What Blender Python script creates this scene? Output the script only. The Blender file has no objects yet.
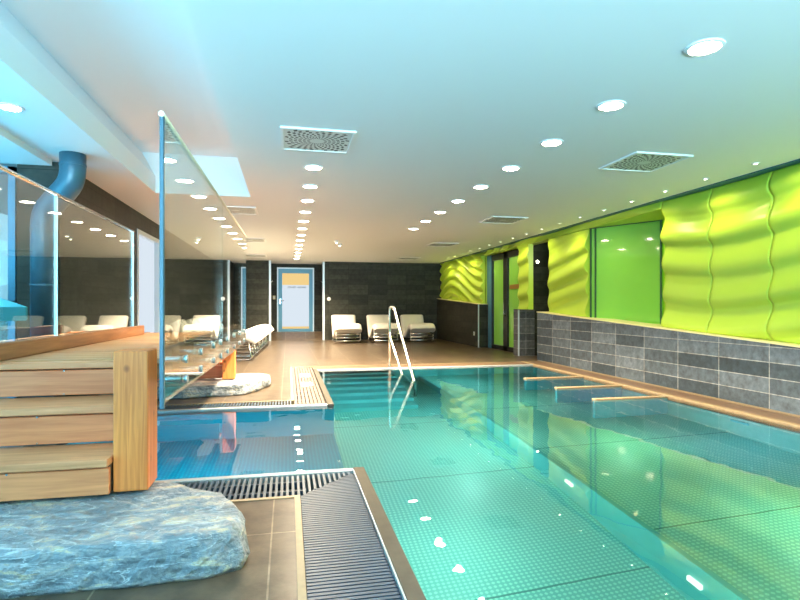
import bpy, bmesh, math, random
from mathutils import Vector, noise, Matrix
random.seed(7)
PI = math.pi
sc = bpy.context.scene
col = sc.collection

# ------------------------------------------------------------------ materials
def nmat(name):
    m = bpy.data.materials.new(name); m.use_nodes = True
    nt = m.node_tree
    b = nt.nodes['Principled BSDF']
    return m, nt, b

def setin(b, **kw):
    al = {'color': 'Base Color', 'rough': 'Roughness', 'metal': 'Metallic', 'spec': 'Specular IOR Level',
          'coat': 'Coat Weight', 'coatr': 'Coat Roughness', 'trans': 'Transmission Weight', 'ior': 'IOR'}
    for k, v in kw.items():
        if k == 'color': v = (*v, 1)
        b.inputs[al[k]].default_value = v

def plain(name, color, rough=.5, metal=0., spec=.5, coat=0., var=.0, scale=8., bump=0.):
    m, nt, b = nmat(name)
    setin(b, color=color, rough=rough, metal=metal, spec=spec, coat=coat)
    if var or bump:
        tc = nt.nodes.new('ShaderNodeTexCoord')
        n = nt.nodes.new('ShaderNodeTexNoise'); n.inputs['Scale'].default_value = scale; n.inputs['Detail'].default_value = 6
        nt.links.new(tc.outputs['Object'], n.inputs['Vector'])
        if var:
            r = nt.nodes.new('ShaderNodeValToRGB')
            r.color_ramp.elements[0].position = .3; r.color_ramp.elements[1].position = .7
            r.color_ramp.elements[0].color = (*[c*(1-var) for c in color], 1)
            r.color_ramp.elements[1].color = (*[min(1, c*(1+var)) for c in color], 1)
            nt.links.new(n.outputs['Fac'], r.inputs['Fac']); nt.links.new(r.outputs['Color'], b.inputs['Base Color'])
        if bump:
            bp = nt.nodes.new('ShaderNodeBump'); bp.inputs['Strength'].default_value = bump; bp.inputs['Distance'].default_value = .02
            nt.links.new(n.outputs['Fac'], bp.inputs['Height']); nt.links.new(bp.outputs['Normal'], b.inputs['Normal'])
    return m

def emit(name, color, strength):
    m = bpy.data.materials.new(name); m.use_nodes = True; nt = m.node_tree
    nt.nodes.remove(nt.nodes['Principled BSDF'])
    e = nt.nodes.new('ShaderNodeEmission'); e.inputs[0].default_value = (*color, 1); e.inputs[1].default_value = strength
    nt.links.new(e.outputs[0], nt.nodes['Material Output'].inputs[0])
    return m

def tile_mat(name, axes, w, h, c1, c2, grout, mortar=.004, off=(0, 0), rough=.35, noise_amt=.35, nscale=9., bump=.25, stagger=0., spec=.5):
    """stone tiles laid on the plane given by two world axes"""
    m, nt, b = nmat(name); L = nt.links
    g = nt.nodes.new('ShaderNodeNewGeometry')
    s = nt.nodes.new('ShaderNodeSeparateXYZ'); L.new(g.outputs['Position'], s.inputs[0])
    cmb = nt.nodes.new('ShaderNodeCombineXYZ')
    for i in (0, 1):
        a = nt.nodes.new('ShaderNodeMath'); a.operation = 'ADD'; a.inputs[1].default_value = off[i] + 50*(w, h)[i]
        L.new(s.outputs[axes[i]], a.inputs[0]); L.new(a.outputs[0], cmb.inputs[i])
    br = nt.nodes.new('ShaderNodeTexBrick')
    br.offset = stagger; br.squash = 1
    br.inputs['Scale'].default_value = 1; br.inputs['Brick Width'].default_value = w; br.inputs['Row Height'].default_value = h
    br.inputs['Mortar Size'].default_value = mortar; br.inputs['Mortar Smooth'].default_value = .2
    br.inputs['Color1'].default_value = (*c1, 1); br.inputs['Color2'].default_value = (*c2, 1); br.inputs['Mortar'].default_value = (*grout, 1)
    L.new(cmb.outputs[0], br.inputs['Vector'])
    n = nt.nodes.new('ShaderNodeTexNoise'); n.inputs['Scale'].default_value = nscale; n.inputs['Detail'].default_value = 9; n.inputs['Roughness'].default_value = .65
    L.new(g.outputs['Position'], n.inputs['Vector'])
    mr = nt.nodes.new('ShaderNodeMapRange'); mr.inputs[1].default_value = .3; mr.inputs[2].default_value = .7
    mr.inputs[3].default_value = 1-noise_amt; mr.inputs[4].default_value = 1+noise_amt
    L.new(n.outputs['Fac'], mr.inputs[0])
    mx = nt.nodes.new('ShaderNodeMixRGB'); mx.blend_type = 'MULTIPLY'; mx.inputs[0].default_value = 1
    L.new(br.outputs['Color'], mx.inputs[1]); L.new(mr.outputs[0], mx.inputs[2])
    L.new(mx.outputs[0], b.inputs['Base Color'])
    sub = nt.nodes.new('ShaderNodeMath'); sub.operation = 'SUBTRACT'
    L.new(n.outputs['Fac'], sub.inputs[0]); L.new(br.outputs['Fac'], sub.inputs[1])
    bp = nt.nodes.new('ShaderNodeBump'); bp.inputs['Strength'].default_value = bump; bp.inputs['Distance'].default_value = .004
    L.new(sub.outputs[0], bp.inputs['Height']); L.new(bp.outputs['Normal'], b.inputs['Normal'])
    setin(b, rough=rough, spec=spec)
    return m

def wood_mat(name, c1, c2, axis, rough=.45, scale=5., stretch=.06, knots=False):
    m, nt, b = nmat(name); L = nt.links
    tc = nt.nodes.new('ShaderNodeTexCoord'); mp = nt.nodes.new('ShaderNodeMapping')
    sc_ = [1., 1., 1.]; sc_[axis] = stretch
    mp.inputs['Scale'].default_value = sc_
    L.new(tc.outputs['Object'], mp.inputs['Vector'])
    n = nt.nodes.new('ShaderNodeTexNoise'); n.inputs['Scale'].default_value = scale*9; n.inputs['Detail'].default_value = 8; n.inputs['Distortion'].default_value = .6
    L.new(mp.outputs[0], n.inputs['Vector'])
    n2 = nt.nodes.new('ShaderNodeTexNoise'); n2.inputs['Scale'].default_value = scale; n2.inputs['Detail'].default_value = 3
    L.new(mp.outputs[0], n2.inputs['Vector'])
    ad = nt.nodes.new('ShaderNodeMath'); ad.operation = 'ADD'
    L.new(n.outputs['Fac'], ad.inputs[0]); L.new(n2.outputs['Fac'], ad.inputs[1])
    r = nt.nodes.new('ShaderNodeValToRGB')
    r.color_ramp.elements[0].position = .38; r.color_ramp.elements[1].position = .62
    r.color_ramp.elements[0].color = (*c1, 1); r.color_ramp.elements[1].color = (*c2, 1)
    h = nt.nodes.new('ShaderNodeMath'); h.operation = 'MULTIPLY'; h.inputs[1].default_value = .5
    L.new(ad.outputs[0], h.inputs[0]); L.new(h.outputs[0], r.inputs['Fac'])
    out = r.outputs['Color']
    if knots:
        v = nt.nodes.new('ShaderNodeTexVoronoi'); v.inputs['Scale'].default_value = 9
        mp2 = nt.nodes.new('ShaderNodeMapping'); s2 = [1., 1., 1.]; s2[axis] = .75; mp2.inputs['Scale'].default_value = s2
        L.new(tc.outputs['Object'], mp2.inputs['Vector']); L.new(mp2.outputs[0], v.inputs['Vector'])
        kr = nt.nodes.new('ShaderNodeValToRGB'); kr.color_ramp.elements[0].position = .06; kr.color_ramp.elements[1].position = .17
        kr.color_ramp.elements[0].color = (.35, .2, .1, 1); kr.color_ramp.elements[1].color = (1, 1, 1, 1)
        L.new(v.outputs['Distance'], kr.inputs['Fac'])
        mx = nt.nodes.new('ShaderNodeMixRGB'); mx.blend_type = 'MULTIPLY'; mx.inputs[0].default_value = 1
        L.new(out, mx.inputs[1]); L.new(kr.outputs['Color'], mx.inputs[2]); out = mx.outputs[0]
    L.new(out, b.inputs['Base Color'])
    bp = nt.nodes.new('ShaderNodeBump'); bp.inputs['Strength'].default_value = .15; bp.inputs['Distance'].default_value = .004
    L.new(n.outputs['Fac'], bp.inputs['Height']); L.new(bp.outputs['Normal'], b.inputs['Normal'])
    setin(b, rough=rough)
    return m

def rock_mat(name):
    m, nt, b = nmat(name); L = nt.links
    tc = nt.nodes.new('ShaderNodeTexCoord'); mp = nt.nodes.new('ShaderNodeMapping')
    mp.inputs['Scale'].default_value = (1., 2.2, 5.); mp.inputs['Rotation'].default_value = (0, 0, .12)
    L.new(tc.outputs['Object'], mp.inputs['Vector'])
    n = nt.nodes.new('ShaderNodeTexNoise'); n.inputs['Scale'].default_value = 4.5; n.inputs['Detail'].default_value = 12; n.inputs['Roughness'].default_value = .68; n.inputs['Distortion'].default_value = .8
    L.new(mp.outputs[0], n.inputs['Vector'])
    r = nt.nodes.new('ShaderNodeValToRGB'); e = r.color_ramp.elements
    e[0].position = .34; e[0].color = (.085, .11, .13, 1)
    e[1].position = .48; e[1].color = (.18, .215, .24, 1)
    for p, c in ((.56, (.29, .30, .31, 1)), (.62, (.50, .40, .27, 1)), (.68, (.37, .40, .42, 1)), (.8, (.55, .57, .58, 1))):
        x = e.new(p); x.color = c
    L.new(n.outputs['Fac'], r.inputs['Fac'])
    # pale mineral veins
    w = nt.nodes.new('ShaderNodeTexNoise'); w.inputs['Scale'].default_value = 3.; w.inputs['Detail'].default_value = 5; w.inputs['Distortion'].default_value = 1.5
    L.new(mp.outputs[0], w.inputs['Vector'])
    a = nt.nodes.new('ShaderNodeMath'); a.operation = 'SUBTRACT'; a.inputs[1].default_value = .5; L.new(w.outputs['Fac'], a.inputs[0])
    ab = nt.nodes.new('ShaderNodeMath'); ab.operation = 'ABSOLUTE'; L.new(a.outputs[0], ab.inputs[0])
    vr = nt.nodes.new('ShaderNodeValToRGB'); vr.color_ramp.elements[0].position = .0; vr.color_ramp.elements[1].position = .014
    vr.color_ramp.elements[0].color = (.55, .55, .55, 1); vr.color_ramp.elements[1].color = (0, 0, 0, 1)
    L.new(ab.outputs[0], vr.inputs['Fac'])
    mx = nt.nodes.new('ShaderNodeMixRGB'); L.new(vr.outputs['Color'], mx.inputs[0]); L.new(r.outputs['Color'], mx.inputs[1]); mx.inputs[2].default_value = (.58, .62, .64, 1)
    L.new(mx.outputs[0], b.inputs['Base Color'])
    n3 = nt.nodes.new('ShaderNodeTexNoise'); n3.inputs['Scale'].default_value = 22; n3.inputs['Detail'].default_value = 10
    L.new(tc.outputs['Object'], n3.inputs['Vector'])
    bp = nt.nodes.new('ShaderNodeBump'); bp.inputs['Strength'].default_value = 1.; bp.inputs['Distance'].default_value = .035
    L.new(n3.outputs['Fac'], bp.inputs['Height']); L.new(bp.outputs['Normal'], b.inputs['Normal'])
    setin(b, rough=.55)
    return m

def glass_mat(name, tint, ior=1.5, boost=1.0, rough=0.):
    m = bpy.data.materials.new(name); m.use_nodes = True; nt = m.node_tree; L = nt.links
    nt.nodes.remove(nt.nodes['Principled BSDF'])
    t = nt.nodes.new('ShaderNodeBsdfTransparent'); t.inputs[0].default_value = (*tint, 1)
    g = nt.nodes.new('ShaderNodeBsdfGlossy'); g.inputs['Roughness'].default_value = rough; g.inputs['Color'].default_value = (1, 1, 1, 1)
    f = nt.nodes.new('ShaderNodeFresnel')
    # a pane is crossed in a straight line, so both of its faces mirror like an outer face
    ge = nt.nodes.new('ShaderNodeNewGeometry'); io = nt.nodes.new('ShaderNodeMapRange')
    io.inputs[3].default_value = ior; io.inputs[4].default_value = 1/ior
    L.new(ge.outputs['Backfacing'], io.inputs[0]); L.new(io.outputs[0], f.inputs[0])
    mu = nt.nodes.new('ShaderNodeMath'); mu.operation = 'MULTIPLY'; mu.use_clamp = True; mu.inputs[1].default_value = boost
    L.new(f.outputs[0], mu.inputs[0])
    mx = nt.nodes.new('ShaderNodeMixShader'); L.new(mu.outputs[0], mx.inputs[0]); L.new(t.outputs[0], mx.inputs[1]); L.new(g.outputs[0], mx.inputs[2])
    L.new(mx.outputs[0], nt.nodes['Material Output'].inputs[0])
    return m

def water_mat():
    m = bpy.data.materials.new('pool water'); m.use_nodes = True; nt = m.node_tree; L = nt.links
    nt.nodes.remove(nt.nodes['Principled BSDF'])
    rf = nt.nodes.new('ShaderNodeBsdfRefraction'); rf.inputs['Color'].default_value = (.80, 1, .97, 1); rf.inputs['Roughness'].default_value = 0; rf.inputs['IOR'].default_value = 1.333
    g = nt.nodes.new('ShaderNodeBsdfGlossy'); g.inputs['Roughness'].default_value = 0.0; g.inputs['Color'].default_value = (1, 1, 1, 1)
    f = nt.nodes.new('ShaderNodeFresnel'); f.inputs[0].default_value = 1.5
    geo = nt.nodes.new('ShaderNodeNewGeometry')
    n = nt.nodes.new('ShaderNodeTexNoise'); n.inputs['Scale'].default_value = 2.2; n.inputs['Detail'].default_value = 2
    L.new(geo.outputs['Position'], n.inputs['Vector'])
    bp = nt.nodes.new('ShaderNodeBump'); bp.inputs['Strength'].default_value = 1.; bp.inputs['Distance'].default_value = .002
    L.new(n.outputs['Fac'], bp.inputs['Height'])
    for x in (rf, g, f): L.new(bp.outputs['Normal'], x.inputs['Normal'])
    mx = nt.nodes.new('ShaderNodeMixShader'); L.new(f.outputs[0], mx.inputs[0]); L.new(rf.outputs[0], mx.inputs[1]); L.new(g.outputs[0], mx.inputs[2])
    L.new(mx.outputs[0], nt.nodes['Material Output'].inputs[0])
    return m

def steel_floor(name, base, dot, sp=.032, rough=.4, seam=(50., 1.53)):
    """embossed steel sheet with a grid of studs and welded seams"""
    m, nt, b = nmat(name); L = nt.links
    g = nt.nodes.new('ShaderNodeNewGeometry'); s = nt.nodes.new('ShaderNodeSeparateXYZ'); L.new(g.outputs['Position'], s.inputs[0])
    def sine(o):
        k = nt.nodes.new('ShaderNodeMath'); k.operation = 'MULTIPLY'; k.inputs[1].default_value = 2*PI/sp; L.new(o, k.inputs[0])
        c = nt.nodes.new('ShaderNodeMath'); c.operation = 'COSINE'; L.new(k.outputs[0], c.inputs[0]); return c.outputs[0]
    a = nt.nodes.new('ShaderNodeMath'); a.operation = 'ADD'; L.new(sine(s.outputs[0]), a.inputs[0]); L.new(sine(s.outputs[1]), a.inputs[1])
    r = nt.nodes.new('ShaderNodeMapRange'); r.inputs[1].default_value = .1; r.inputs[2].default_value = 1.0; L.new(a.outputs[0], r.inputs[0])
    br = nt.nodes.new('ShaderNodeTexBrick'); br.offset = 0; br.inputs['Scale'].default_value = 1
    br.inputs['Brick Width'].default_value = seam[0]; br.inputs['Row Height'].default_value = seam[1]; br.inputs['Mortar Size'].default_value = .008
    ad = nt.nodes.new('ShaderNodeVectorMath'); ad.operation = 'ADD'; ad.inputs[1].default_value = (20*seam[0]+20, 20*seam[1]+.23, 0)
    L.new(g.outputs['Position'], ad.inputs[0]); L.new(ad.outputs[0], br.inputs['Vector'])
    br.inputs['Color1'].default_value = (1, 1, 1, 1); br.inputs['Color2'].default_value = (.94, .96, .95, 1); br.inputs['Mortar'].default_value = (.35, .45, .45, 1)
    mx = nt.nodes.new('ShaderNodeMixRGB'); L.new(r.outputs[0], mx.inputs[0]); mx.inputs[1].default_value = (*base, 1); mx.inputs[2].default_value = (*dot, 1)
    mu = nt.nodes.new('ShaderNodeMixRGB'); mu.blend_type = 'MULTIPLY'; mu.inputs[0].default_value = 1
    L.new(mx.outputs[0], mu.inputs[1]); L.new(br.outputs['Color'], mu.inputs[2]); L.new(mu.outputs[0], b.inputs['Base Color'])
    setin(b, rough=rough, metal=.0)
    return m

M = {}
M['ceiling'] = plain('ceiling paint', (.80, .83, .84), .75)
M['white'] = plain('white paint', (.82, .83, .83), .5)
M['wall_dark_y'] = tile_mat('charcoal slate wall tiles', (0, 2), .6, .153, (.022, .025, .020), (.046, .048, .038), (.016, .016, .014), .004, rough=.5, spec=.2)
M['wall_dark_x'] = tile_mat('charcoal slate side wall tiles', (1, 2), .6, .153, (.028, .027, .022), (.052, .049, .040), (.018, .017, .014), .004, rough=.5, spec=.25)
M['slate_x'] = tile_mat('grey slate tiles with pale grout', (1, 2), .62, .153, (.026, .042, .056), (.120, .150, .180), (.34, .34, .32), .0045, off=(.02, .0), rough=.5, noise_amt=.5, nscale=14)
M['slate_y'] = tile_mat('grey slate end tiles with pale grout', (0, 2), .62, .153, (.05, .055, .062), (.10, .105, .11), (.25, .25, .24), .0045, off=(.2, .0), rough=.5, noise_amt=.5, nscale=14)
M['floor'] = tile_mat('brown stone floor tiles', (0, 1), .6, .6, (.055, .040, .0255), (.074, .054, .035), (.19, .15, .105), .004, off=(.07, -.01), rough=.3, noise_amt=.5, nscale=9, bump=.3, spec=.3)
M['coping'] = plain('brown stone coping', (.13, .08, .05), .4, var=.25, scale=20)
M['pale_strip'] = plain('pale sandstone strip', (.24, .175, .10), .45, var=.12, scale=25)
M['edge_stone'] = plain('dark olive stone edge', (.05, .045, .033), .3, var=.25, scale=18)
M['grate_blue'] = plain('grey blue plastic grating', (.024, .050, .080), .4)
M['grate_brown'] = plain('brown grating', (.06, .042, .032), .4)
M['lip'] = plain('pale steel lip', (.40, .45, .47), .3, metal=.3)
M['gutter'] = plain('black gutter channel', (.01, .012, .014), .6)
M['pool_floor'] = steel_floor('embossed steel pool floor', (.30, .62, .56), (.62, .90, .80))
M['pool_wall'] = plain('brushed steel pool wall', (.22, .56, .56), .4, var=.06, scale=3)
M['arm_floor'] = steel_floor('embossed blue pool floor', (.0, .34, .45), (.02, .50, .60))
M['arm_wall'] = plain('blue pool wall', (.02, .46, .58), .4, var=.05, scale=3)
M['steel'] = plain('polished steel tube', (.80, .80, .78), .16, metal=1)
M['steel_satin'] = plain('satin steel', (.62, .65, .68), .3, metal=1)
M['rail'] = plain('champagne satin rail', (.72, .62, .50), .45, metal=.6)
M['glass'] = glass_mat('clear balustrade glass', (.90, .96, .95), 1.5, 1.25)
M['pane'] = glass_mat('window glass', (.93, .97, .98), 1.45)
M['water'] = water_mat()
M['deck'] = wood_mat('weathered tan deck boards', (.36, .17, .075), (.56, .30, .14), 0, .45)
M['tread'] = wood_mat('tan hardwood treads', (.54, .20, .08), (.76, .33, .15), 0, .45)
M['riser'] = wood_mat('reddish hardwood risers', (.58, .16, .055), (.80, .28, .11), 0, .4)
M['post'] = wood_mat('honey pine post', (.54, .12, .018), (.92, .30, .066), 2, .45, scale=6, stretch=.04, knots=True)
M['curb'] = wood_mat('orange brown timber kerb', (.24, .085, .025), (.42, .18, .07), 1, .4)
M['beam'] = wood_mat('dark brown timber beam', (.10, .062, .035), (.18, .11, .06), 1, .5)
M['rock'] = rock_mat('blue grey stone')
M['lime'] = plain('lime green relief', (.52, .71, .06), .35, spec=.5)
M['lime_pane'] = plain('green back painted glass', (.30, .68, .10), .06, spec=.5, coat=.6)
M['ledge'] = plain('cream ledge', (.85, .74, .42), .4)
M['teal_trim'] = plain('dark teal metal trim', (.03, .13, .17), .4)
M['cream_up'] = plain('cream leatherette', (.80, .77, .70), .5, var=.04, scale=5)
M['green_dark'] = plain('dark green trim', (.03, .10, .03), .4)
M['black_frame'] = plain('black door frame', (.012, .014, .016), .35)
M['blue_frame'] = plain('steel blue door frame', (.10, .27, .40), .35, metal=.2)
M['silver_frame'] = plain('pale silver frame', (.6, .68, .74), .35, metal=.3)
M['pipe'] = plain('blue grey duct', (.05, .12, .17), .35, metal=.2, var=.1, scale=5)
M['vent'] = plain('vent grey white', (.62, .66, .64), .5)
M['slot'] = plain('vent slot black', (.012, .015, .016), .6)
M['lamp'] = emit('warm downlight lamp', (1, .86, .64), 60)
M['led'] = emit('small spot lamp', (1, .90, .62), 14)
M['star'] = emit('bright spot lamp', (1, .95, .85), 110)
M['uwlamp'] = emit('underwater lamp', (.85, 1, .85), .9)
M['frost'] = emit('frosted daylight pane', (.80, .90, 1.), .42)
M['amber'] = emit('amber lit pane', (1, .72, .30), .42)
M['sticker'] = plain('brown sticker', (.34, .18, .03), .5)
M['greytext'] = plain('grey lettering', (.30, .40, .50), .5)
M['parasol'] = plain('turquoise parasol cloth', (.04, .42, .62), .7)
M['sign'] = plain('white sign tile', (.85, .80, .82), .4)
M['signmark'] = plain('grey sign symbol', (.50, .45, .48), .4)
M['hedge'] = plain('hedge leaves', (.03, .08, .03), .8, var=.5, scale=20, bump=.6)
M['ground'] = plain('terrace ground', (.35, .38, .38), .8, var=.1)

# ------------------------------------------------------------------ mesh helpers
class MB:
    def __init__(s): s.bm = bmesh.new()
    def face(s, pts):
        vs = [s.bm.verts.new(p) for p in pts]
        return s.bm.faces.new(vs)
    def box(s, x0, x1, y0, y1, z0, z1, bev=0., seg=2):
        b = bmesh.new()
        bmesh.ops.create_cube(b, size=1)
        for v in b.verts:
            v.co = Vector(((x0+x1)/2+v.co.x*(x1-x0), (y0+y1)/2+v.co.y*(y1-y0), (z0+z1)/2+v.co.z*(z1-z0)))
        if bev: bmesh.ops.bevel(b, geom=b.edges[:], offset=bev, segments=seg, profile=.5, affect='EDGES')
        s._merge(b); return s
    def obox(s, c, ux, uy, hx, hy, z0, z1):
        """box on a base turned in plan"""
        pts = [c+ux*a*hx+uy*b*hy for a, b in ((-1, -1), (1, -1), (1, 1), (-1, 1))]
        return s.prism([(p.x, p.y) for p in pts], z0, z1)
    def prism(s, poly, z0, z1):
        lo = [s.bm.verts.new((x, y, z0)) for x, y in poly]; hi = [s.bm.verts.new((x, y, z1)) for x, y in poly]
        n = len(poly)
        s.bm.faces.new(hi); s.bm.faces.new(lo[::-1])
        for i in range(n): s.bm.faces.new((lo[i], lo[(i+1) % n], hi[(i+1) % n], hi[i]))
        return s
    def prism_x(s, poly, x0, x1):
        """polygon in (y,z) pushed along x"""
        lo = [s.bm.verts.new((x0, y, z)) for y, z in poly]; hi = [s.bm.verts.new((x1, y, z)) for y, z in poly]
        n = len(poly)
        s.bm.faces.new(hi); s.bm.faces.new(lo[::-1])
        for i in range(n): s.bm.faces.new((lo[i], lo[(i+1) % n], hi[(i+1) % n], hi[i]))
        return s
    def tube(s, pts, r, seg=12, cap=True):
        pts = [Vector(p) for p in pts]; rings = []
        up = None
        for i, p in enumerate(pts):
            if i == 0: d = (pts[1]-p)
            elif i == len(pts)-1: d = (p-pts[i-1])
            else: d = (pts[i+1]-p).normalized()+(p-pts[i-1]).normalized()
            d.normalize()
            if up is None: up = Vector((0, 0, 1)) if abs(d.z) < .9 else Vector((1, 0, 0))
            a = d.cross(up); a.normalize(); b = a.cross(d); b.normalize(); up = b
            rings.append([s.bm.verts.new(p+(a*math.cos(2*PI*k/seg)+b*math.sin(2*PI*k/seg))*(r[i] if isinstance(r, (list, tuple)) else r)) for k in range(seg)])
        for i in range(len(rings)-1):
            for k in range(seg):
                f = s.bm.faces.new((rings[i][k], rings[i][(k+1) % seg], rings[i+1][(k+1) % seg], rings[i+1][k])); f.smooth = True
        if cap:
            s.bm.faces.new(rings[0][::-1]); s.bm.faces.new(rings[-1])
        return s
    def lathe(s, prof, seg=32, c=(0, 0, 0)):
        """profile of (r,z) turned about z"""
        rings = []
        for r, z in prof:
            rings.append([s.bm.verts.new((c[0]+max(r, 1e-4)*math.cos(2*PI*k/seg), c[1]+max(r, 1e-4)*math.sin(2*PI*k/seg), c[2]+z)) for k in range(seg)])
        for i in range(len(rings)-1):
            for k in range(seg):
                s.bm.faces.new((rings[i][k], rings[i][(k+1) % seg], rings[i+1][(k+1) % seg], rings[i+1][k]))
        return s
    def _merge(s, b):
        me = bpy.data.meshes.new('tmp'); b.to_mesh(me); b.free(); s.bm.from_mesh(me); bpy.data.meshes.remove(me)
    def build(s, name, mat, parent=None, smooth=False, normals=True):
        if normals: bmesh.ops.recalc_face_normals(s.bm, faces=s.bm.faces[:])
        me = bpy.data.meshes.new(name); s.bm.to_mesh(me); s.bm.free()
        if smooth:
            for p in me.polygons: p.use_smooth = True
        o = bpy.data.objects.new(name, me); col.objects.link(o)
        me.materials.append(mat)
        if parent: o.parent = parent
        return o

def bend(pts, r=.09, n=5):
    pts = [Vector(p) for p in pts]; out = [pts[0]]
    for i in range(1, len(pts)-1):
        a, p, c_ = pts[i-1], pts[i], pts[i+1]
        ra = min(r, (a-p).length*.45, (c_-p).length*.45)
        s0 = p+(a-p).normalized()*ra; s1 = p+(c_-p).normalized()*ra
        for q in range(n+1):
            u = q/n; out.append(s0*(1-u)**2+p*2*u*(1-u)+s1*u*u)
    out.append(pts[-1]); return out
def tag(o, label, cat, group=None, kind=None):
    if label: o['label'] = label
    if cat: o['category'] = cat
    if group: o['group'] = group
    if kind: o['kind'] = kind
    return o
def struct(o, label=None, cat=None):
    o['kind'] = 'structure'
    if label: o['label'] = label
    if cat: o['category'] = cat
    return o
def thing(name, label, cat, loc=(0, 0, 0), rz=0., group=None):
    o = bpy.data.objects.new(name, None); col.objects.link(o); o.empty_display_size = .1
    o.location = loc; o.rotation_euler = (0, 0, rz)
    return tag(o, label, cat, group)
def dup(root, loc, rz, label, group=None):
    r = root.copy(); col.objects.link(r); r.location = loc; r.rotation_euler = (0, 0, rz); r['label'] = label
    if group: r['group'] = group
    for ch in list(root.children):
        c = ch.copy(); col.objects.link(c); c.parent = r
        for g in list(ch.children):
            d = g.copy(); col.objects.link(d); d.parent = c
    return r
ORD = ['first', 'second', 'third', 'fourth', 'fifth', 'sixth', 'seventh', 'eighth', 'ninth', 'tenth', 'eleventh', 'twelfth', 'thirteenth', 'fourteenth', 'fifteenth', 'sixteenth', 'seventeenth']

# key dimensions
CZ = 2.37                       # ceiling
PX0, PX1, PY0, PY1 = .46, 4.15, -2.0, 8.5
AX0, AY0, AY1 = -1.6, 3.26, 5.43
D1, D2, DA = -1.35, -.92, -1.12
WZ = -.012                      # water level
BY = 16.1                       # back wall
def low_z(y): return .63+.052*(y-4.05)

# ------------------------------------------------------------------ shell
f = MB()
for x0, x1, y0, y1 in ((-4, .033, -3.5, 2.83), (-4, AX0-.05, 2.83, 5.8), (-4, .033, 5.80, 9.0), (-4, 6.3, 9.0, BY+1.3), (4.6, 6.3, -3.5, 9.0), (.033, 4.6, -3.5, PY0-.1)):
    f.box(x0, x1, y0, y1, -.25, 0)
struct(f.build('floor', M['floor']))
# ramp in the door niche
r = MB(); r.prism_x([(BY+.05, .0), (BY+.75, .22), (BY+1.25, .22), (BY+1.25, -.02), (BY+.05, -.02)], -.52, 1.05)
struct(r.build('floor_ramp', M['floor']))

RX0, RX1, RY1, RZ = -1.556, -.455, 6.83, 2.85
c = MB()
c.box(RX1, 6.3, -3.5, BY+1.3, CZ, CZ+.2); c.box(-2.15, RX0, -3.5, BY+1.3, CZ, CZ+.2); c.box(-4.1, -2.15, 5.5, BY+1.3, CZ, CZ+.2)
c.box(RX0, RX1, RY1, BY+1.3, CZ, CZ+.2); c.box(RX0, RX1, -3.5, -2.5, CZ, CZ+.2)
c.box(-4.1, -2.15, -3.5, 5.5, CZ-.055, CZ+.2)
struct(c.build('ceiling', M['ceiling']))
c = MB()
c.box(RX0-.2, RX1+.15, -2.6, RY1+.1, RZ, RZ+.1)
c.box(RX1, RX1+.1, -2.5, RY1, CZ+.2, RZ); c.box(RX0-.2, RX0-.15, -2.5, RY1, CZ+.2, RZ)
c.box(RX0-.2, RX1+.1, RY1, RY1+.1, CZ+.2, RZ); c.box(RX0-.2, RX1+.1, -2.6, -2.5, CZ+.2, RZ)
c.face([(RX0, -2.5, CZ+.2), (RX0, RY1, CZ+.2), (RX0-.15, RY1, RZ), (RX0-.15, -2.5, RZ)])
struct(c.build('ceiling_recess', M['ceiling']))

# back wall, niche
w = MB(); w.box(-2.3, -.52, BY, BY+.15, 0, CZ); w.box(1.05, 6.3, BY, BY+.15, 0, CZ)
w.box(-.67, -.52, BY+.15, BY+1.25, 0, CZ); w.box(1.05, 1.2, BY+.15, BY+1.25, 0, CZ)
w.box(-.67, -.34, BY+1.1, BY+1.25, .2, CZ); w.box(.82, 1.2, BY+1.1, BY+1.25, .2, CZ); w.box(-.34, .82, BY+1.1, BY+1.25, 2.25, CZ)
struct(w.build('wall_back', M['wall_dark_y']))
for k, x in enumerate((-.52, 1.05)):
    struct(MB().box(x-.03, x+.03, BY-.012, BY+.03, 0, CZ).build('trim_%d' % (k+1), M['silver_frame']))
# left side: tiled pier, frosted daylight window, tiled wall beyond
w = MB(); w.box(-2.47, -2.11, 5.57, 8.18, 0, CZ); w.box(-2.3, -2.11, 9.5, BY, 0, CZ)
w.box(-2.3, -2.11, 8.18, 9.5, 2.12, CZ)
struct(w.build('wall_left', M['wall_dark_x']))
w = struct(thing('window_1', None, None)); del_keys = None
MB().box(-2.2, -2.17, 8.24, 9.44, .0, 2.08).build('window_pane', M['frost'], w)
fr = MB()
for y in (8.18, 9.44): fr.box(-2.22, -2.10, y, y+.06, 0, 2.12)
fr.box(-2.22, -2.10, 8.24, 9.44, 2.06, 2.12)
fr.build('window_frame', M['silver_frame'], w)
# glazing beside the pier and along the left
w = struct(thing('window_2', None, None))
fr = MB()
for x in (-2.53, -3.2, -3.98): fr.box(x-.03, x+.03, 5.60, 5.68, 0, CZ-.055)
for z in (0, 1.0, CZ-.115): fr.box(-4.0, -2.5, 5.60, 5.68, z, z+.06)
fr.build('window_frame', M['blue_frame'], w)
MB().box(-4.0, -2.5, 5.635, 5.645, .06, CZ-.115).build('window_pane', M['pane'], w)
w = struct(thing('window_3', None, None))
fr = MB()
for y in (-3.4, -1.2, 1.1, 3.4, 5.5): fr.box(-4.04, -3.96, y, y+.08, 0, CZ-.055)
for z in (0, CZ-.115): fr.box(-4.04, -3.96, -3.4, 5.6, z, z+.06)
fr.build('window_frame', M['blue_frame'], w)
MB().box(-4.005, -3.995, -3.4, 5.5, .06, CZ-.115).build('window_pane', M['pane'], w)
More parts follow.
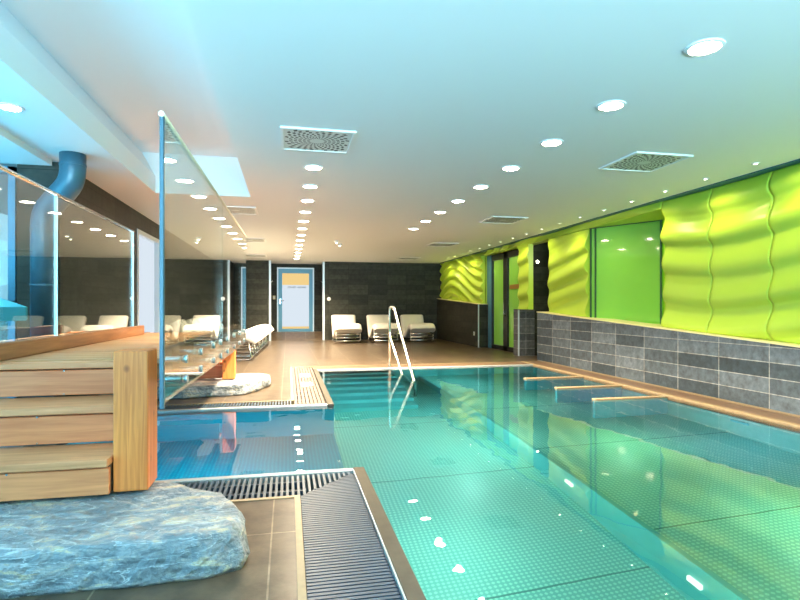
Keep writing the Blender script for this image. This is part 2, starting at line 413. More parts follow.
# unseen glazed front added behind the viewer to let fill daylight in
w = struct(thing('added_window_4', None, None))
fr = MB()
for x in (-4, -2, 0, 2, 4.5): fr.box(x-.04, x+.04, -3.54, -3.46, 0, CZ)
for z in (0, CZ-.06): fr.box(-4, 4.7, -3.54, -3.46, z, z+.06)
fr.build('window_frame', M['blue_frame'], w)
MB().box(-4, 4.7, -3.505, -3.495, .06, CZ-.06).build('window_pane', M['pane'], w)

# right: low slate wall with sloping top, ledge, carcass walls
def lowwall(y0, y1):
    return MB().prism_x([(y0, 0), (y1, 0), (y1, low_z(y1)), (y0, low_z(y0))], 4.6, 4.95)
struct(lowwall(-3.5, 9.25).build('wall_right_low', M['slate_x']))
struct(lowwall(10.07, 10.32).build('wall_right_stub', M['slate_y']))
struct(lowwall(12.4, BY).build('wall_right_low_far', M['wall_dark_x']))
struct(MB().box(4.595, 4.95, 12.385, 12.4, 0, low_z(12.4)).build('wall_right_return', M['wall_dark_y']))
k = 3
for y, x in ((10.065, 4.598), (12.39, 4.598)):
    struct(MB().box(x-.012, x+.012, y-.012, y+.012, 0, low_z(y)).build('trim_%d' % k, M['silver_frame'])); k += 1
for y0, y1 in ((-3.5, 9.25), (12.4, BY)):
    m = MB().prism_x([(y0, low_z(y0)), (y1, low_z(y1)), (y1, low_z(y1)+.014), (y0, low_z(y0)+.014)], 4.585, 4.95)
    struct(m.build('trim_%d' % k, M['ledge'])); k += 1
for y0, y1, z0 in ((-3.5, 5.97, 0), (7.72, 9.02, 0), (12.46, BY, 0), (5.97, 7.72, 2.27), (9.02, 12.46, 2.27)):
    struct(MB().box(4.825, 4.95, y0, y1, z0, CZ).build('wall_right', M['lime']))
struct(MB().box(6.2, 6.3, -3.5, BY+.1, 0, CZ).build('wall_right_outer', M['lime']))
struct(MB().box(4.95, 6.2, -3.6, -3.5, 0, CZ).build('wall_front', M['white']))
struct(MB().box(4.955, 6.2, 10.1, 10.25, 0, CZ).build('wall_passage', M['wall_dark_y']))
struct(MB().box(4.83, 4.95, 10.08, 10.32, .96, 2.26).build('wall_passage_end', M['wall_dark_y']))
struct(MB().box(5.45, 5.55, 8.6, 10.1, 0, CZ).build('wall_passage_side', M['wall_dark_x']))
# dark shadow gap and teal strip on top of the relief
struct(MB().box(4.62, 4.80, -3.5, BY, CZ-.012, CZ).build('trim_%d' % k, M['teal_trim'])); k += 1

# relief panels ------------------------------------------------------------
def sstep(a, b, x):
    t = min(1, max(0, (x-a)/(b-a))); return t*t*(3-2*t)
def relief(y, z):
    far = sstep(9.5, 12.5, y)
    near = 1-sstep(6.2, 8.5, y)
    mid = max(0., 1-far-near)
    line = far*(.34*math.cos((y-14.9)*1.25)) + near*(-.09*math.cos((y-5.1)*1.5)) + mid*(-.16*(y-8.3))
    p = (z-line)/(.36-.11*far)+.05*math.sin(1.3*y+1.2*z)
    fr = p-math.floor(p)
    wv = .5-.5*math.cos(2*PI*fr**.62)
    amp = .056+.016*math.sin(p*1.9+y*.7)+.022*far+.008*mid
    return max(.01, amp*wv+.012*math.sin(1.7*y+1.1*z)+.012)
def wave_panel(y0, y1, zb, zt, label, ny=None, wavy=0, group=None):
    ny = ny or max(8, int((y1-y0)/.03)); nz = 76
    m = MB(); g = []
    for i in range(ny+1):
        y = y0+(y1-y0)*i/ny; row = []
        b = zb(y) if callable(zb) else zb
        for j in range(nz+1):
            z = b+(zt-b)*j/nz
            h = relief(y, z)
            yy = y
            if wavy & 1 and i <= 3: yy += (h-.05)*1.0*(1-i/4)
            if wavy & 2 and i >= ny-3: yy -= (h-.05)*1.0*(1-(ny-i)/4)
            row.append(m.bm.verts.new((4.755-h, yy, z)))
        g.append(row)
    for i in range(ny):
        for j in range(nz):
            q = m.bm.faces.new((g[i][j], g[i+1][j], g[i+1][j+1], g[i][j+1])); q.smooth = True
    # edges return to the carcass wall
    back = [[m.bm.verts.new((4.80, v.co.y, v.co.z)) for v in r] for r in (g[0], g[-1])]
    for r, bk in ((g[0], back[0]), (g[-1], back[1])):
        for j in range(nz): m.bm.faces.new((r[j], r[j+1], bk[j+1], bk[j]))
    for j in (0, nz):
        b0 = [m.bm.verts.new((4.80, g[i][j].co.y, g[i][j].co.z)) for i in range(ny+1)]
        for i in range(ny): m.bm.faces.new((g[i][j], g[i+1][j], b0[i+1], b0[i]))
    o = m.build('relief_panel', M['lime'])
    return tag(o, label, 'wall panel', group or 'lime green relief panels above the slate wall')
lz = lambda y: low_z(y)+.016
zt = CZ-.013
yy = 5.97; names = ['lime relief panel just right of the green window', 'lime relief panel second to the right of the green window',
                    'lime relief panel cut by the right edge of the photo']
G = .003
for i, (a, b) in enumerate(((5.19+G, 5.97), (4.41+G, 5.19-G), (3.63+G, 4.41-G))):
    wave_panel(a, b, lz, zt, names[i])
wave_panel(-3.4, 3.63-G, lz, zt, 'lime relief wall run beyond the right edge of the photo', ny=90)
wave_panel(7.72, 9.02, lz, 2.256, 'lime relief panel between the green window and the dark passage opening', wavy=2)
wave_panel(9.84, 10.32, lambda y: low_z(10.2)+.002, 2.262, 'narrow lime relief panel standing on the slate wall stub beside the glass door', wavy=2)
wave_panel(12.46, 14.1-G, lz, zt, 'far lime relief panel just left of the dark glass door')
wave_panel(14.1+G, BY-.02, lz, zt, 'farthest lime relief panel in the corner by the back wall', wavy=2)
wave_panel(5.97+G, 12.46-G, 2.262, zt, 'long lime header strip above the green window and door openings', ny=160)
tag(MB().box(4.70, 4.80, 9.822, 9.836, low_z(10.2)+.002, 2.26).build('edge_strip', M['lime']), 'pale green vertical strip edging the narrow lime panel', 'edge strip')

# green window, recessed and turned a little
wn = struct(thing('window_5', None, None))
p0, p1 = Vector((4.74, 7.70, 0)), Vector((5.30, 6.72, 0))
d = (p1-p0).normalized(); nrm = Vector((d.y, -d.x, 0))
if nrm.y > 0: nrm = -nrm
pm = (p0+p1)/2; L_ = (p1-p0).length/2
MB().obox(pm-nrm*.02, d, nrm, L_, .008, .7, 2.262).build('window_pane', M['lime_pane'], wn)
fm = MB()
for q in (p0+d*.02, p0+d*.10): fm.obox(q, d, nrm, .010, .012, .7, 2.262)
fm.obox(p1-d*.02, d, nrm, .010, .012, .7, 2.262)
fm.obox(pm, d, nrm, L_, .012, 2.25, 2.262)
fm.build('window_frame', M['green_dark'], wn)
s_ = MB(); s_.prism([(4.80, 5.97), (5.6, 5.97), (5.6, 6.9), (4.80, 7.74)], .6, low_z(6.5)); s_.box(4.81, 5.6, 5.93, 5.97, .6, 2.262)
s_.prism([(4.76, 5.97), (5.6, 5.97), (5.6, 6.9), (4.80, 7.74)], 2.263, 2.30); s_.box(5.4, 5.45, 5.97, 7.0, .6, 2.262)
s_.build('window_reveal', M['lime'], wn)

# dark glazed double door on the right
dr = struct(thing('door_1', None, None))
fm = MB()
for y0, y1 in ((12.14, 12.46), (11.24, 11.48), (10.33, 10.42)): fm.box(4.86, 4.94, y0, y1, 0, 2.26)
fm.box(4.86, 4.94, 10.33, 12.46, 2.12, 2.26); fm.box(4.86, 4.94, 10.33, 12.46, 0, .10)
fm.build('door_frame', M['black_frame'], dr)
MB().box(4.845, 4.86, 12.20, 12.46, 0, 2.26).build('door_jamb', M['blue_frame'], dr)
for y0, y1 in ((11.48, 12.14), (10.42, 11.24)):
    MB().box(4.90, 4.91, y0, y1, .10, 2.12).build('door_glass', M['lime_pane'], dr)
hd = MB(); hd.tube([(4.86, 11.34, .80), (4.81, 11.34, .80), (4.81, 11.34, 1.15), (4.86, 11.34, 1.15)], .014, 8); hd.build('door_handle', M['steel'], dr)
st = MB(); st.box(4.892, 4.899, 10.62, 11.2, 1.40, 1.50); st.build('door_sticker', M['sticker'], dr)

# back door
dr = struct(thing('door_2', None, None))
dy = BY+1.1
fm = MB(); fm.box(-.339, -.30, dy-.06, dy+.1, .2, 2.25); fm.box(.776, .815, dy-.06, dy+.1, .2, 2.25); fm.box(-.30, .776, dy-.06, dy+.1, 2.21, 2.25)
fm.build('door_frame', M['silver_frame'], dr)
lf = MB(); lf.box(-.30, -.18, dy-.03, dy+.03, .22, 2.21); lf.box(.656, .776, dy-.03, dy+.03, .22, 2.21); lf.box(-.18, .656, dy-.03, dy+.03, 2.07, 2.21); lf.box(-.18, .656, dy-.03, dy+.03, .22, .31)
lf.build('door_leaf', M['blue_frame'], dr)
MB().box(-.18, .656, dy-.005, dy+.005, .38, 1.70).build('door_glass', M['frost'], dr)
MB().box(-.18, .656, dy-.005, dy+.005, 1.70, 2.07).build('door_glass', M['amber'], dr)
MB().box(-.18, .656, dy-.005, dy+.005, .31, .38).build('door_glass', M['amber'], dr)
tx = MB(); x = -.02
for k_ in range(10):
    if k_ == 5: x += .05
    wd = (.042, .034, .046, .03, .04)[k_ % 5]
    tx.box(x, x+.010, dy-.009, dy-.006, 1.60, 1.655); tx.box(x+wd-.012, x+wd, dy-.009, dy-.006, 1.60, 1.655)
    tx.box(x, x+wd, dy-.009, dy-.006, (1.60, 1.645, 1.623)[k_ % 3], (1.60, 1.645, 1.623)[k_ % 3]+.010); x += wd+.016
tx.build('door_lettering', M['greytext'], dr)
hd = MB(); hd.tube([(-.24, dy-.03, 1.20), (-.24, dy-.08, 1.20), (-.13, dy-.08, 1.20)], .012, 8); hd.box(-.26, -.22, dy-.04, dy-.03, 1.10, 1.26); hd.build('door_handle', M['steel'], dr)

# ------------------------------------------------------------------ pool
b = MB()
b.face([(PX0, PY0, D1), (2.14, PY0, D1), (2.14, PY1, D1), (PX0, PY1, D1)])
b.face([(2.14, PY0, D2), (PX1, PY0, D2), (PX1, PY1, D2), (2.14, PY1, D2)])
o = b.build('pool_floor', M['pool_floor'], normals=False); struct(o)
b = MB()
T = -.02
b.face([(2.14, PY0, D1), (2.14, PY1, D1), (2.14, PY1, D2), (2.14, PY0, D2)])
b.box(2.13, 2.17, PY0, PY1, D2-.01, D2+.006)
for y0, y1 in ((PY0, AY0), (AY1, PY1)): b.face([(PX0, y0, D1), (PX0, y1, D1), (PX0, y1, T), (PX0, y0, T)])
b.face([(PX0, PY1, D1), (PX1, PY1, D1), (PX1, PY1, T), (PX0, PY1, T)])
b.face([(PX0, PY0, D1), (PX1, PY0, D1), (PX1, PY0, T), (PX0, PY0, T)])
b.face([(PX1, PY0, D1), (PX1, PY1, D1), (PX1, PY1, T), (PX1, PY0, T)])
struct(b.build('pool_wall', M['pool_wall'], normals=False))
b = MB(); b.face([(AX0, AY0, DA), (PX0, AY0, DA), (PX0, AY1, DA), (AX0, AY1, DA)])
struct(b.build('pool_arm_floor', M['arm_floor'], normals=False))
b = MB()
b.face([(AX0, AY0, DA), (PX0, AY0, DA), (PX0, AY0, T), (AX0, AY0, T)]); b.face([(AX0, AY1, DA), (PX0, AY1, DA), (PX0, AY1, T), (AX0, AY1, T)])
b.face([(AX0, AY0, DA), (AX0, AY1, DA), (AX0, AY1, T), (AX0, AY0, T)])
b.face([(PX0, AY0, D1), (PX0, AY1, D1), (PX0, AY1, DA), (PX0, AY0, DA)])
struct(b.build('pool_arm_wall', M['arm_wall'], normals=False))
# submerged steps
b = MB()
for i in range(7):
    b.box(PX0+.002, 1.62, PY1-.28*(i+1), PY1-.002, D1+.002, -.16-.17*i, .004, 1)
tag(b.build('pool_steps', M['pool_wall']), 'submerged steel steps at the far left end of the pool beside the handrail', 'steps')
# dividers
for i, y in enumerate((5.17, 6.0, 6.88)):
    t = thing('pool_divider', ['nearest of the three low dividers along the right pool edge', 'middle of the three low dividers along the right pool edge', 'farthest of the three low dividers along the right pool edge'][i], 'pool divider', (3.25, y, D2), 0, 'dividers along the right pool edge')
    MB().box(0, .895, 0, .05, 0, -D2-.02).build('divider_panel', M['arm_wall'], t)
    MB().box(-.01, .895, -.005, .055, -D2-.02, -D2+.006, .005, 1).build('divider_cap', M['pale_strip'], t)
# water
b = MB()
b.face([(PX0, PY0, WZ), (PX1, PY0, WZ), (PX1, PY1, WZ), (PX0, PY1, WZ)]); b.face([(AX0, AY0, WZ), (PX0, AY0, WZ), (PX0, AY1, WZ), (AX0, AY1, WZ)])
for q in b.bm.faces: q.normal_update()
o = b.build('pool_water', M['water'], normals=False)
tag(o, 'clear still turquoise water filling the pool', 'water', kind='stuff')
# edge stones
e = MB()
e.box(.392, PX0, PY0, AY0, -.14, .012, .004, 1); e.box(.392, PX0, AY1, PY1+.05, -.14, .012, .004, 1)
struct(e.build('trim_%d' % k, M['edge_stone'])); k += 1
e = MB()
e.box(AX0, .392, AY0-.05, AY0, -.14, .008, .004, 1); e.box(AX0, .392, AY1, AY1+.06, -.14, .008, .004, 1); e.box(PX0, PX1, PY1, PY1+.04, -.14, .006, .004, 1); e.box(.385, .392, PY0, AY0-.05, -.14, .013)
struct(e.build('trim_%d' % k, M['lip'])); k += 1
e = MB(); e.box(.033, .063, -3.5, 2.86, -.2, .004); e.box(AX0-.05, .033, 2.83, 2.86, -.2, .004); e.box(AX0-.05, .033, 5.77, 5.80, -.2, .004); e.box(.033, .063, 5.77, 9.0, -.2, .004)
e.box(.063, 4.6, 8.97, 9.0, -.2, .004); e.box(PX1, PX1+.07, PY0, PY1+.5, -.2, .012, .005, 1); e.box(4.53, 4.6, PY0, 9.0, -.2, .004)
struct(e.build('trim_%d' % k, M['pale_strip'])); k += 1
e = MB(); e.box(PX1+.07, 4.53, PY0-.1, 8.97, -.2, .0)
struct(e.build('trim_%d' % k, M['coping'])); k += 1
g = MB()
g.box(.063, .392, -3.5, 3.2, -.3, -.1); g.box(AX0-.05, .063, 2.86, 3.21, -.3, -.1); g.box(AX0-.05, .063, 5.49, 5.77, -.3, -.1); g.box(.063, .392, 5.49, 9, -.3, -.1); g.box(.392, PX1+.07, 8.54, 8.97, -.3, -.1)
struct(g.build('gutter_channel', M['gutter']))
# grates
def slats(m, x0, x1, y0, y1, along, pitch, w, z0=-.025, z1=.0):
    if along == 'x':            # bars run along x, repeat in y
        n = int((y1-y0)/pitch)
        for i in range(n): yield (x0, x1, y0+i*pitch, y0+i*pitch+w)
    else:
        n = int((x1-x0)/pitch)
        for i in range(n): yield (x0+i*pitch, x0+i*pitch+w, y0, y1)
def lim(yv):                    # mitre from (.063,2.86) to (.392,3.21)
    return .063+(yv-2.86)/(3.21-2.86)*(.392-.063)
m = MB()
for x0, x1, y0, y1 in slats(None, .066, .384, -3.4, 3.2, 'x', .024, .016):
    xs = max(x0, lim(y1)) if y1 > 2.86 else x0
    if xs < x1-.01: m.box(xs, x1, y0, y1, -.03, 0)
for x in (.14, .215, .29): m.box(x-.006, x+.006, -3.4, 2.95, -.045, -.004)
tag(m.build('gutter_grate', M['grate_blue']), 'blue grey overflow grate running along the near left pool edge to the camera', 'grate', 'overflow gutter grates round the pool')
m = MB()
for x0, x1, y0, y1 in slats(None, AX0, .384, 2.863, 3.205, 'y', .03, .014):
    ys = y0
    if x1 > .063: ys = 2.86+(x0-.063)/(.329)*.35
    if ys < y1-.01: m.box(x0, x1, ys, y1, -.03, 0)
for y in (2.95, 3.1): m.box(AX0, .1, y, y+.012, -.045, -.006)
tag(m.build('gutter_grate', M['grate_blue']), 'short grey overflow grate crossing behind the near boulder', 'grate', 'overflow gutter grates round the pool')
m = MB()
for x0, x1, y0, y1 in slats(None, AX0, .06, 5.495, 5.765, 'y', .03, .014): m.box(x0, x1, y0, y1, -.03, 0)
tag(m.build('gutter_grate', M['grate_blue']), 'dark overflow grate along the far side of the blue pool arm', 'grate', 'overflow gutter grates round the pool')
m = MB()
for x0, x1, y0, y1 in slats(None, .066, .390, 5.5, 8.96, 'y', .0405, .032): m.box(x0, x1, y0, y1, -.03, 0)
for q in range(12): m.box(.066, .39, 5.5+q*.3, 5.52+q*.3, -.045, -.005)
tag(m.build('gutter_grate', M['grate_brown']), 'brown overflow grate beside the submerged steps with two white signs', 'grate', 'overflow gutter grates round the pool')
m = MB()
for x0, x1, y0, y1 in slats(None, .395, PX1+.06, 8.545, 8.965, 'y', .03, .02): m.box(x0, x1, y0, y1, -.03, 0)
tag(m.build('gutter_grate', M['coping']), 'brown overflow grate along the far end of the pool', 'grate', 'overflow gutter grates round the pool')
# two square safety signs lying on the grate
for i, y in enumerate((6.95, 7.85)):
    t = thing('floor_sign', ['white square sign on the brown grate, the nearer of two', 'white square sign on the brown grate, the farther of two'][i], 'sign', (.24, y, .001), 0, 'square signs on the grate')
    MB().box(-.07, .07, -.15, .15, 0, .005, .002, 1).build('sign_plate', M['sign'], t)
    s2 = MB(); s2.tube([(.045*math.cos(a), .10*math.sin(a), .006) for a in [2*PI*q/20 for q in range(21)]], .004, 6); s2.tube([(-.03, -.07, .006), (.03, .07, .006)], .004, 6)
    s2.build('sign_symbol', M['signmark'], t)
# handrail
t = thing('pool_handrail', 'tall steel handrail descending over the pool steps', 'handrail', (1.695, 8.72, 0))
m = MB(); m.tube(bend([(-.03, 0, .004), (-.03, 0, .99), (.02, -.09, 1.0), (.02, -1.58, -.05), (.02, -1.66, -.12), (.02, -1.66, -1.16)], .05), .021, 12); m.build('upper_rail', M['steel'], t)
m = MB(); m.tube(bend([(-.03, 0, .58), (-.03, -.04, .50), (.0, -.90, -.05), (.02, -1.55, -.42)], .06), .018, 12); m.build('lower_rail', M['steel'], t)
m = MB(); m.lathe([(0, .0), (.05, .0), (.05, .008), (.03, .014), (.024, .03), (.0, .03)], 20, (-.03, 0, 0)); m.build('base_flange', M['steel'], t)
# underwater fittings
def nozzle(name, label, x, y, z, dx, dy, hw, hh, mat):
    m = MB()
    if dx: m.box(min(x, x+dx), max(x, x+dx), y-hw, y+hw, z-hh, z+hh, .003, 1)
    else: m.box(x-hw, x+hw, min(y, y+dy), max(y, y+dy), z-hh, z+hh, .003, 1)
    return tag(m.build(name, mat), label, 'pool fitting', 'underwater fittings in the pool')
nozzle('underwater_light', 'small pale light low on the pool step, nearest the camera', 2.139, 2.45, -1.1, -.02, 0, .05, .022, M['uwlamp'])
nozzle('underwater_light', 'small pale light on the pool step level with the boulder', 2.139, 3.75, -1.1, -.02, 0, .05, .022, M['uwlamp'])
nozzle('underwater_light', 'round yellowish underwater light near the corner of the blue pool arm', .461, 5.62, -.75, .02, 0, .05, .06, M['uwlamp'])
nozzle('underwater_light', 'blue glowing underwater light in the right pool wall under the slate', 4.149, 4.2, -.35, -.02, 0, .10, .04, M['arm_wall'])

# ------------------------------------------------------------------ deck bridge
dk = thing('timber_deck', 'raised timber deck with front steps bridging the blue pool arm', 'wooden deck', (0, 0, 0))
DX0, DX1, DY0, DY1, DZ = -1.56, -.60, 3.21, 6.45, .71
m = MB(); y = DY0
while y < DY1-.02:
    m.box(DX0, DX1, y, min(y+.134, DY1), DZ-.032, DZ, .003, 1); y += .14
m.build('deck_boards', M['deck'], dk)
SX1 = -.772
for i, (yf, z) in enumerate(((3.14, .705), (2.83, .519), (2.55, .332))):
    y1 = (3.24, 3.165, 2.855)[i]
    MB().box(DX0, SX1, yf-.02, y1-(.03 if i == 0 else 0), z-.034, z, .004, 1).build('tread', M['tread'], dk)
    MB().box(DX0, SX1, yf, yf+.025, z-.034-(.142 if i < 2 else .125), z-.034-.008, .003, 1).build('riser', M['riser'], dk)
for i, (yf, z) in enumerate(((3.14, .705), (2.83, .519), (2.55, .332))):
    for zz in (z-.045, z-.17):
        MB().tube([(-1.17, yf+.001, zz), (-1.17, yf-.003, zz)], .005, 8).build('screw', M['steel'], dk)
# closed stringer behind the steps
STR = [(2.576, .172), (2.576, .296), (2.856, .296), (2.856, .483), (3.166, .483), (3.166, .669), (3.2, .669), (3.2, .172)]
for x0, x1 in ((DX0+.01, DX0+.05), (SX1-.05, SX1-.004)): MB().prism_x(STR, x0, x1).build('stringer', M['beam'], dk)
MB().box(-.768, -.622, 2.59, 2.77, .168, .80, .006, 2).build('post', M['post'], dk)
MB().box(-.768, -.622, 6.62, 6.76, .138, .72, .006, 2).build('post', M['post'], dk)
MB().box(DX1, DX1+.045, 2.78, 6.60, .62, .80, .004, 1).build('side_beam', M['beam'], dk)
MB().box(DX0-.045, DX0, 3.2, 6.60, .55, .71, .004, 1).build('side_beam', M['beam'], dk)
m = MB()
for x in (-1.35, -1.05, -.8): m.box(x-.025, x+.025, 3.25, 6.45, .56, .678)
m.build('joist', M['beam'], dk)
MB().box(-1.545, -1.50, 2.0, 6.1, .71, .805, .005, 1).build('kerb', M['curb'], dk)
for i, (yf, z) in enumerate(((6.45, .52), (6.72, .33))):
    MB().box(DX0, -.78, yf, yf+.30, z-.034, z, .004, 1).build('tread', M['riser'], dk)
    MB().box(DX0, -.78, yf-.0, yf+.025, z-.19, z-.04).build('riser', M['riser'], dk)

# glass balustrade, pool side
gb = thing('glass_balustrade', 'tall frameless glass balustrade bolted to the pool side of the deck', 'glass balustrade', (0, 0, 0))
def gx(y): return -.470+(y-2.13)*(.035/3.5)
def gpanel(y0, y1, z0, z1, name='glass_panel'):
    m = MB(); m.prism([(gx(y0), y0), (gx(y0)+.012, y0), (gx(y1)+.012, y1), (gx(y1), y1)], z0, z1)
    return m.build(name, M['glass'], gb)
ZB, ZTP = .635, 1.718
gpanel(2.15, 3.82, ZB, ZTP); gpanel(3.84, 5.66, ZB, ZTP)
MB().tube([(gx(2.13)+.006, 2.125, ZTP+.006), (gx(5.67)+.006, 5.67, ZTP+.006)], .011, 12).build('top_rail', M['rail'], gb)
MB().box(gx(2.13)-.002, gx(2.13)+.014, 2.13, 2.15, ZB-.02, ZTP+.01, .003, 1).build('end_profile', M['pipe'], gb)
for y in (2.55, 2.95, 3.4, 3.72, 4.1, 4.55, 5.0, 5.45):
    for z in (.765, .675):
        m = MB(); X = gx(y)
        m.tube([(DX1+.045, y, z), (X, y, z)], .013, 12); m.tube([(X+.012, y, z), (X+.022, y, z)], .018, 12)
        m.build('standoff', M['steel_satin'], gb)
# glass balustrade, window side
gl = thing('glass_balustrade', 'lower glass balustrade with a thin top rail along the left timber kerb', 'glass balustrade', (0, 0, 0))
for y0, y1 in ((1.3, 3.98), (4.0, 5.80)): MB().box(-1.54, -1.53, y0, y1, .805, 1.755).build('glass_panel', M['glass'], gl)
MB().tube([(-1.535, 1.3, 1.762), (-1.535, 5.82, 1.762)], .013, 12).build('top_rail', M['steel'], gl)
for y in (3.99, 5.80): MB().box(-1.544, -1.526, y-.005, y+.005, .805, 1.755).build('post', M['steel_satin'], gl)

# ------------------------------------------------------------------ rocks
def rock(outline, h, name, label, seed, tip=0.):
    m = MB(); n = len(outline)
    # resample the outline densely
    P = []
    for i in range(n):
        a, b = Vector(outline[i]), Vector(outline[(i+1) % n])
        k_ = max(1, int((b-a).length/.03))
        for q in range(k_): P.append(a+(b-a)*q/k_)
    cen = sum(P, Vector((0, 0)))/len(P)
    rings = []
    levels = [(0, 1.0), (.12, 1.012), (.35, 1.01), (.6, 1.0), (.8, .992), (.92, .978), (1., .955)]
    for lv, s in levels:
        ring = []
        for p in P:
            d_ = (p-cen)
            q = cen+d_*s
            nz = noise.noise(Vector((q.x*5, q.y*5, lv*2+seed)))*.022+noise.noise(Vector((q.x*17, q.y*17, lv*5+seed)))*.010
            q = q+d_.normalized()*nz
            hh = h*(1+.05*noise.noise(Vector((q.x*2.2, q.y*2.2, seed))))
            ring.append(m.bm.verts.new((q.x, q.y, hh*lv)))
        rings.append(ring)
    N = len(P)
    for s in (.90, .80, .68, .54, .38, .2):
        ring = []
        for p in P:
            q = cen+(p-cen)*s
            hh = h*(1+.05*noise.noise(Vector((q.x*2.2, q.y*2.2, seed))))+.007*noise.noise(Vector((q.x*9, q.y*14, seed+3)))
            ring.append(m.bm.verts.new((q.x, q.y, hh)))
        rings.append(ring)
    for a, b in zip(rings, rings[1:]):
        for i in range(N):
            fc = m.bm.faces.new((a[i], a[(i+1) % N], b[(i+1) % N], b[i])); fc.smooth = True
    m.bm.faces.new(rings[-1]); m.bm.faces.new(rings[0][::-1])
    return tag(m.build(name, M['rock']), label, 'rock')
rock([(-1.75, 2.10), (-1.2, 2.06), (-.95, 2.06), (-.55, 2.05), (-.28, 2.06), (-.17, 2.10), (-.165, 2.2), (-.21, 2.40), (-.27, 2.53), (-.40, 2.62), (-.50, 2.73), (-.62, 2.79), (-1.0, 2.80), (-1.75, 2.80)],
     .158, 'boulder', 'large flat blue grey boulder under the wooden steps in the foreground', 1.3)
rock([(-1.6, 6.12), (-1.1, 6.14), (-.70, 6.20), (-.50, 6.27), (-.36, 6.50), (-.24, 6.85), (-.22, 7.05), (-.35, 7.22), (-.7, 7.28), (-1.6, 7.3)],
     .13, 'boulder', 'far flat boulder beside the pool arm under the far deck post', 5.7)

# ------------------------------------------------------------------ duct
dt = thing('air_duct', 'blue grey round air duct with an elbow under the ceiling at left', 'duct', (0, 0, 0))
m = MB()
pts = bend([(-1.885, 5.25, CZ-.001), (-1.885, 5.25, 2.12), (-2.17, 5.38, 1.86), (-2.17, 5.38, .72)], .12, 5)
m.tube(pts, .105, 24); m.build('duct_pipe', M['pipe'], dt)
for z in (2.27,): MB().lathe([(.104, -.008), (.109, -.008), (.109, .008), (.104, .008)], 24, (-1.885, 5.25, z)).build('duct_collar', M['pipe'], dt)
for z in (1.70, 1.2): MB().lathe([(.104, -.008), (.109, -.008), (.109, .008), (.104, .008)], 24, (-2.17, 5.38, z)).build('duct_collar', M['pipe'], dt)
MB().box(-2.30, -2.04, 5.25, 5.51, 0, .72).build('duct_plinth', M['black_frame'], dt)

# parasol at the windows
pr = thing('parasol', 'turquoise parasol with its canopy low at the left window', 'parasol', (-2.85, 4.42, 0))
m = MB(); n = 8; R = .95
ce = m.bm.verts.new((0, 0, 1.36)); rim = [m.bm.verts.new((R*math.cos(2*PI*q/n), R*math.sin(2*PI*q/n), 1.0)) for q in range(n)]
val = [m.bm.verts.new((R*math.cos(2*PI*q/n), R*math.sin(2*PI*q/n), .90)) for q in range(n)]
for q in range(n):
    m.bm.faces.new((ce, rim[q], rim[(q+1) % n])); m.bm.faces.new((rim[q], val[q], val[(q+1) % n], rim[(q+1) % n]))
o = m.build('canopy', M['parasol'], pr); sd = o.modifiers.new('thick', 'SOLIDIFY'); sd.thickness = .006
MB().tube([(0, 0, .02), (0, 0, 1.40)], .02, 10).build('pole', M['steel'], pr)
MB().lathe([(0, 0), (.2, 0), (.2, .05), (.04, .07), (0, .07)], 20).build('base', M['black_frame'], pr)

# ------------------------------------------------------------------ loungers
def make_lounger(label):
    """faces -y: head at y=1.45, foot at y=0"""
    t = thing('lounger', label, 'lounger')
    W = .36
    path = [(1.46, .72), (1.36, .56), (1.24, .38), (1.10, .22), (.96, .155), (.82, .18), (.66, .27), (.50, .37), (.34, .435), (.18, .445), (.06, .405), (.0, .34)]
    P = [Vector((0, a, b)) for a, b in path]
    # smooth the spine
    S = []
    for i in range(len(P)-1):
        p0 = P[max(0, i-1)]; p1 = P[i]; p2 = P[i+1]; p3 = P[min(len(P)-1, i+2)]
        for q in range(4):
            u = q/4
            S.append(.5*((2*p1)+(p2-p0)*u+(2*p0-5*p1+4*p2-p3)*u*u+(3*p1-p0-3*p2+p3)*u**3))
    S.append(P[-1])
    m = MB(); rings = []
    for i, p in enumerate(S):
        d_ = (S[min(i+1, len(S)-1)]-S[max(i-1, 0)]).normalized(); nn = Vector((0, -d_.z, d_.y))
        if nn.z < 0: nn = -nn
        th = .075 + .035*math.exp(-((p.y-.1)/.14)**2) + .02*math.exp(-((p.y-1.4)/.12)**2)
        ring = []
        for q in range(20):
            a = 2*PI*q/20; cx, cz = math.cos(a), math.sin(a)
            ex = abs(cx)**.25*(1 if cx > 0 else -1); ez = abs(cz)**.6*(1 if cz > 0 else -1)
            ring.append(m.bm.verts.new(Vector((W*ex, 0, 0))+p+nn*(ez*th)))
        rings.append(ring)
    for a, b_ in zip(rings, rings[1:]):
        for q in range(20):
            fc = m.bm.faces.new((a[q], a[(q+1) % 20], b_[(q+1) % 20], b_[q])); fc.smooth = True
    m.bm.faces.new(rings[0]); m.bm.faces.new(rings[-1][::-1])
    m.build('cushion', M['cream_up'], t)
    for s in (-1, 1):
        m = MB(); m.tube(bend([(s*.33, .16, .36), (s*.33, .10, .02), (s*.33, 1.2, .018), (s*.33, 1.25, .36)], .06), .014, 8); m.build('leg', M['steel'], t)
    for y, z in ((.105, .06), (.12, .15), (.135, .24)):
        MB().tube([(-.33, y, z), (.33, y, z)], .02, 8).build('crossbar', M['steel'], t)
    return t
L0 = make_lounger('white lounger against the back wall, left of the three, nearest the door')
L0.location = (1.63, 14.5, 0); L0['group'] = 'white loungers along the back wall'
dup(L0, (2.69, 14.5, 0), 0, 'white lounger against the back wall, middle of three, behind the handrail')
dup(L0, (3.73, 14.5, 0), 0, 'white lounger against the back wall, right of three, in the corner by the green panel')
nm = ['nearest', 'second', 'third', 'fourth', 'farthest']
for i in range(5):
    dup(L0, (-.56+.03*i, 10.55+.95*i, 0), PI/2, 'white lounger in the row along the left wall, %s from the glass balustrade' % nm[i] if i not in (0, 4) else 'white lounger in the row along the left wall, %s one' % nm[i], 'white loungers in a row along the left wall')

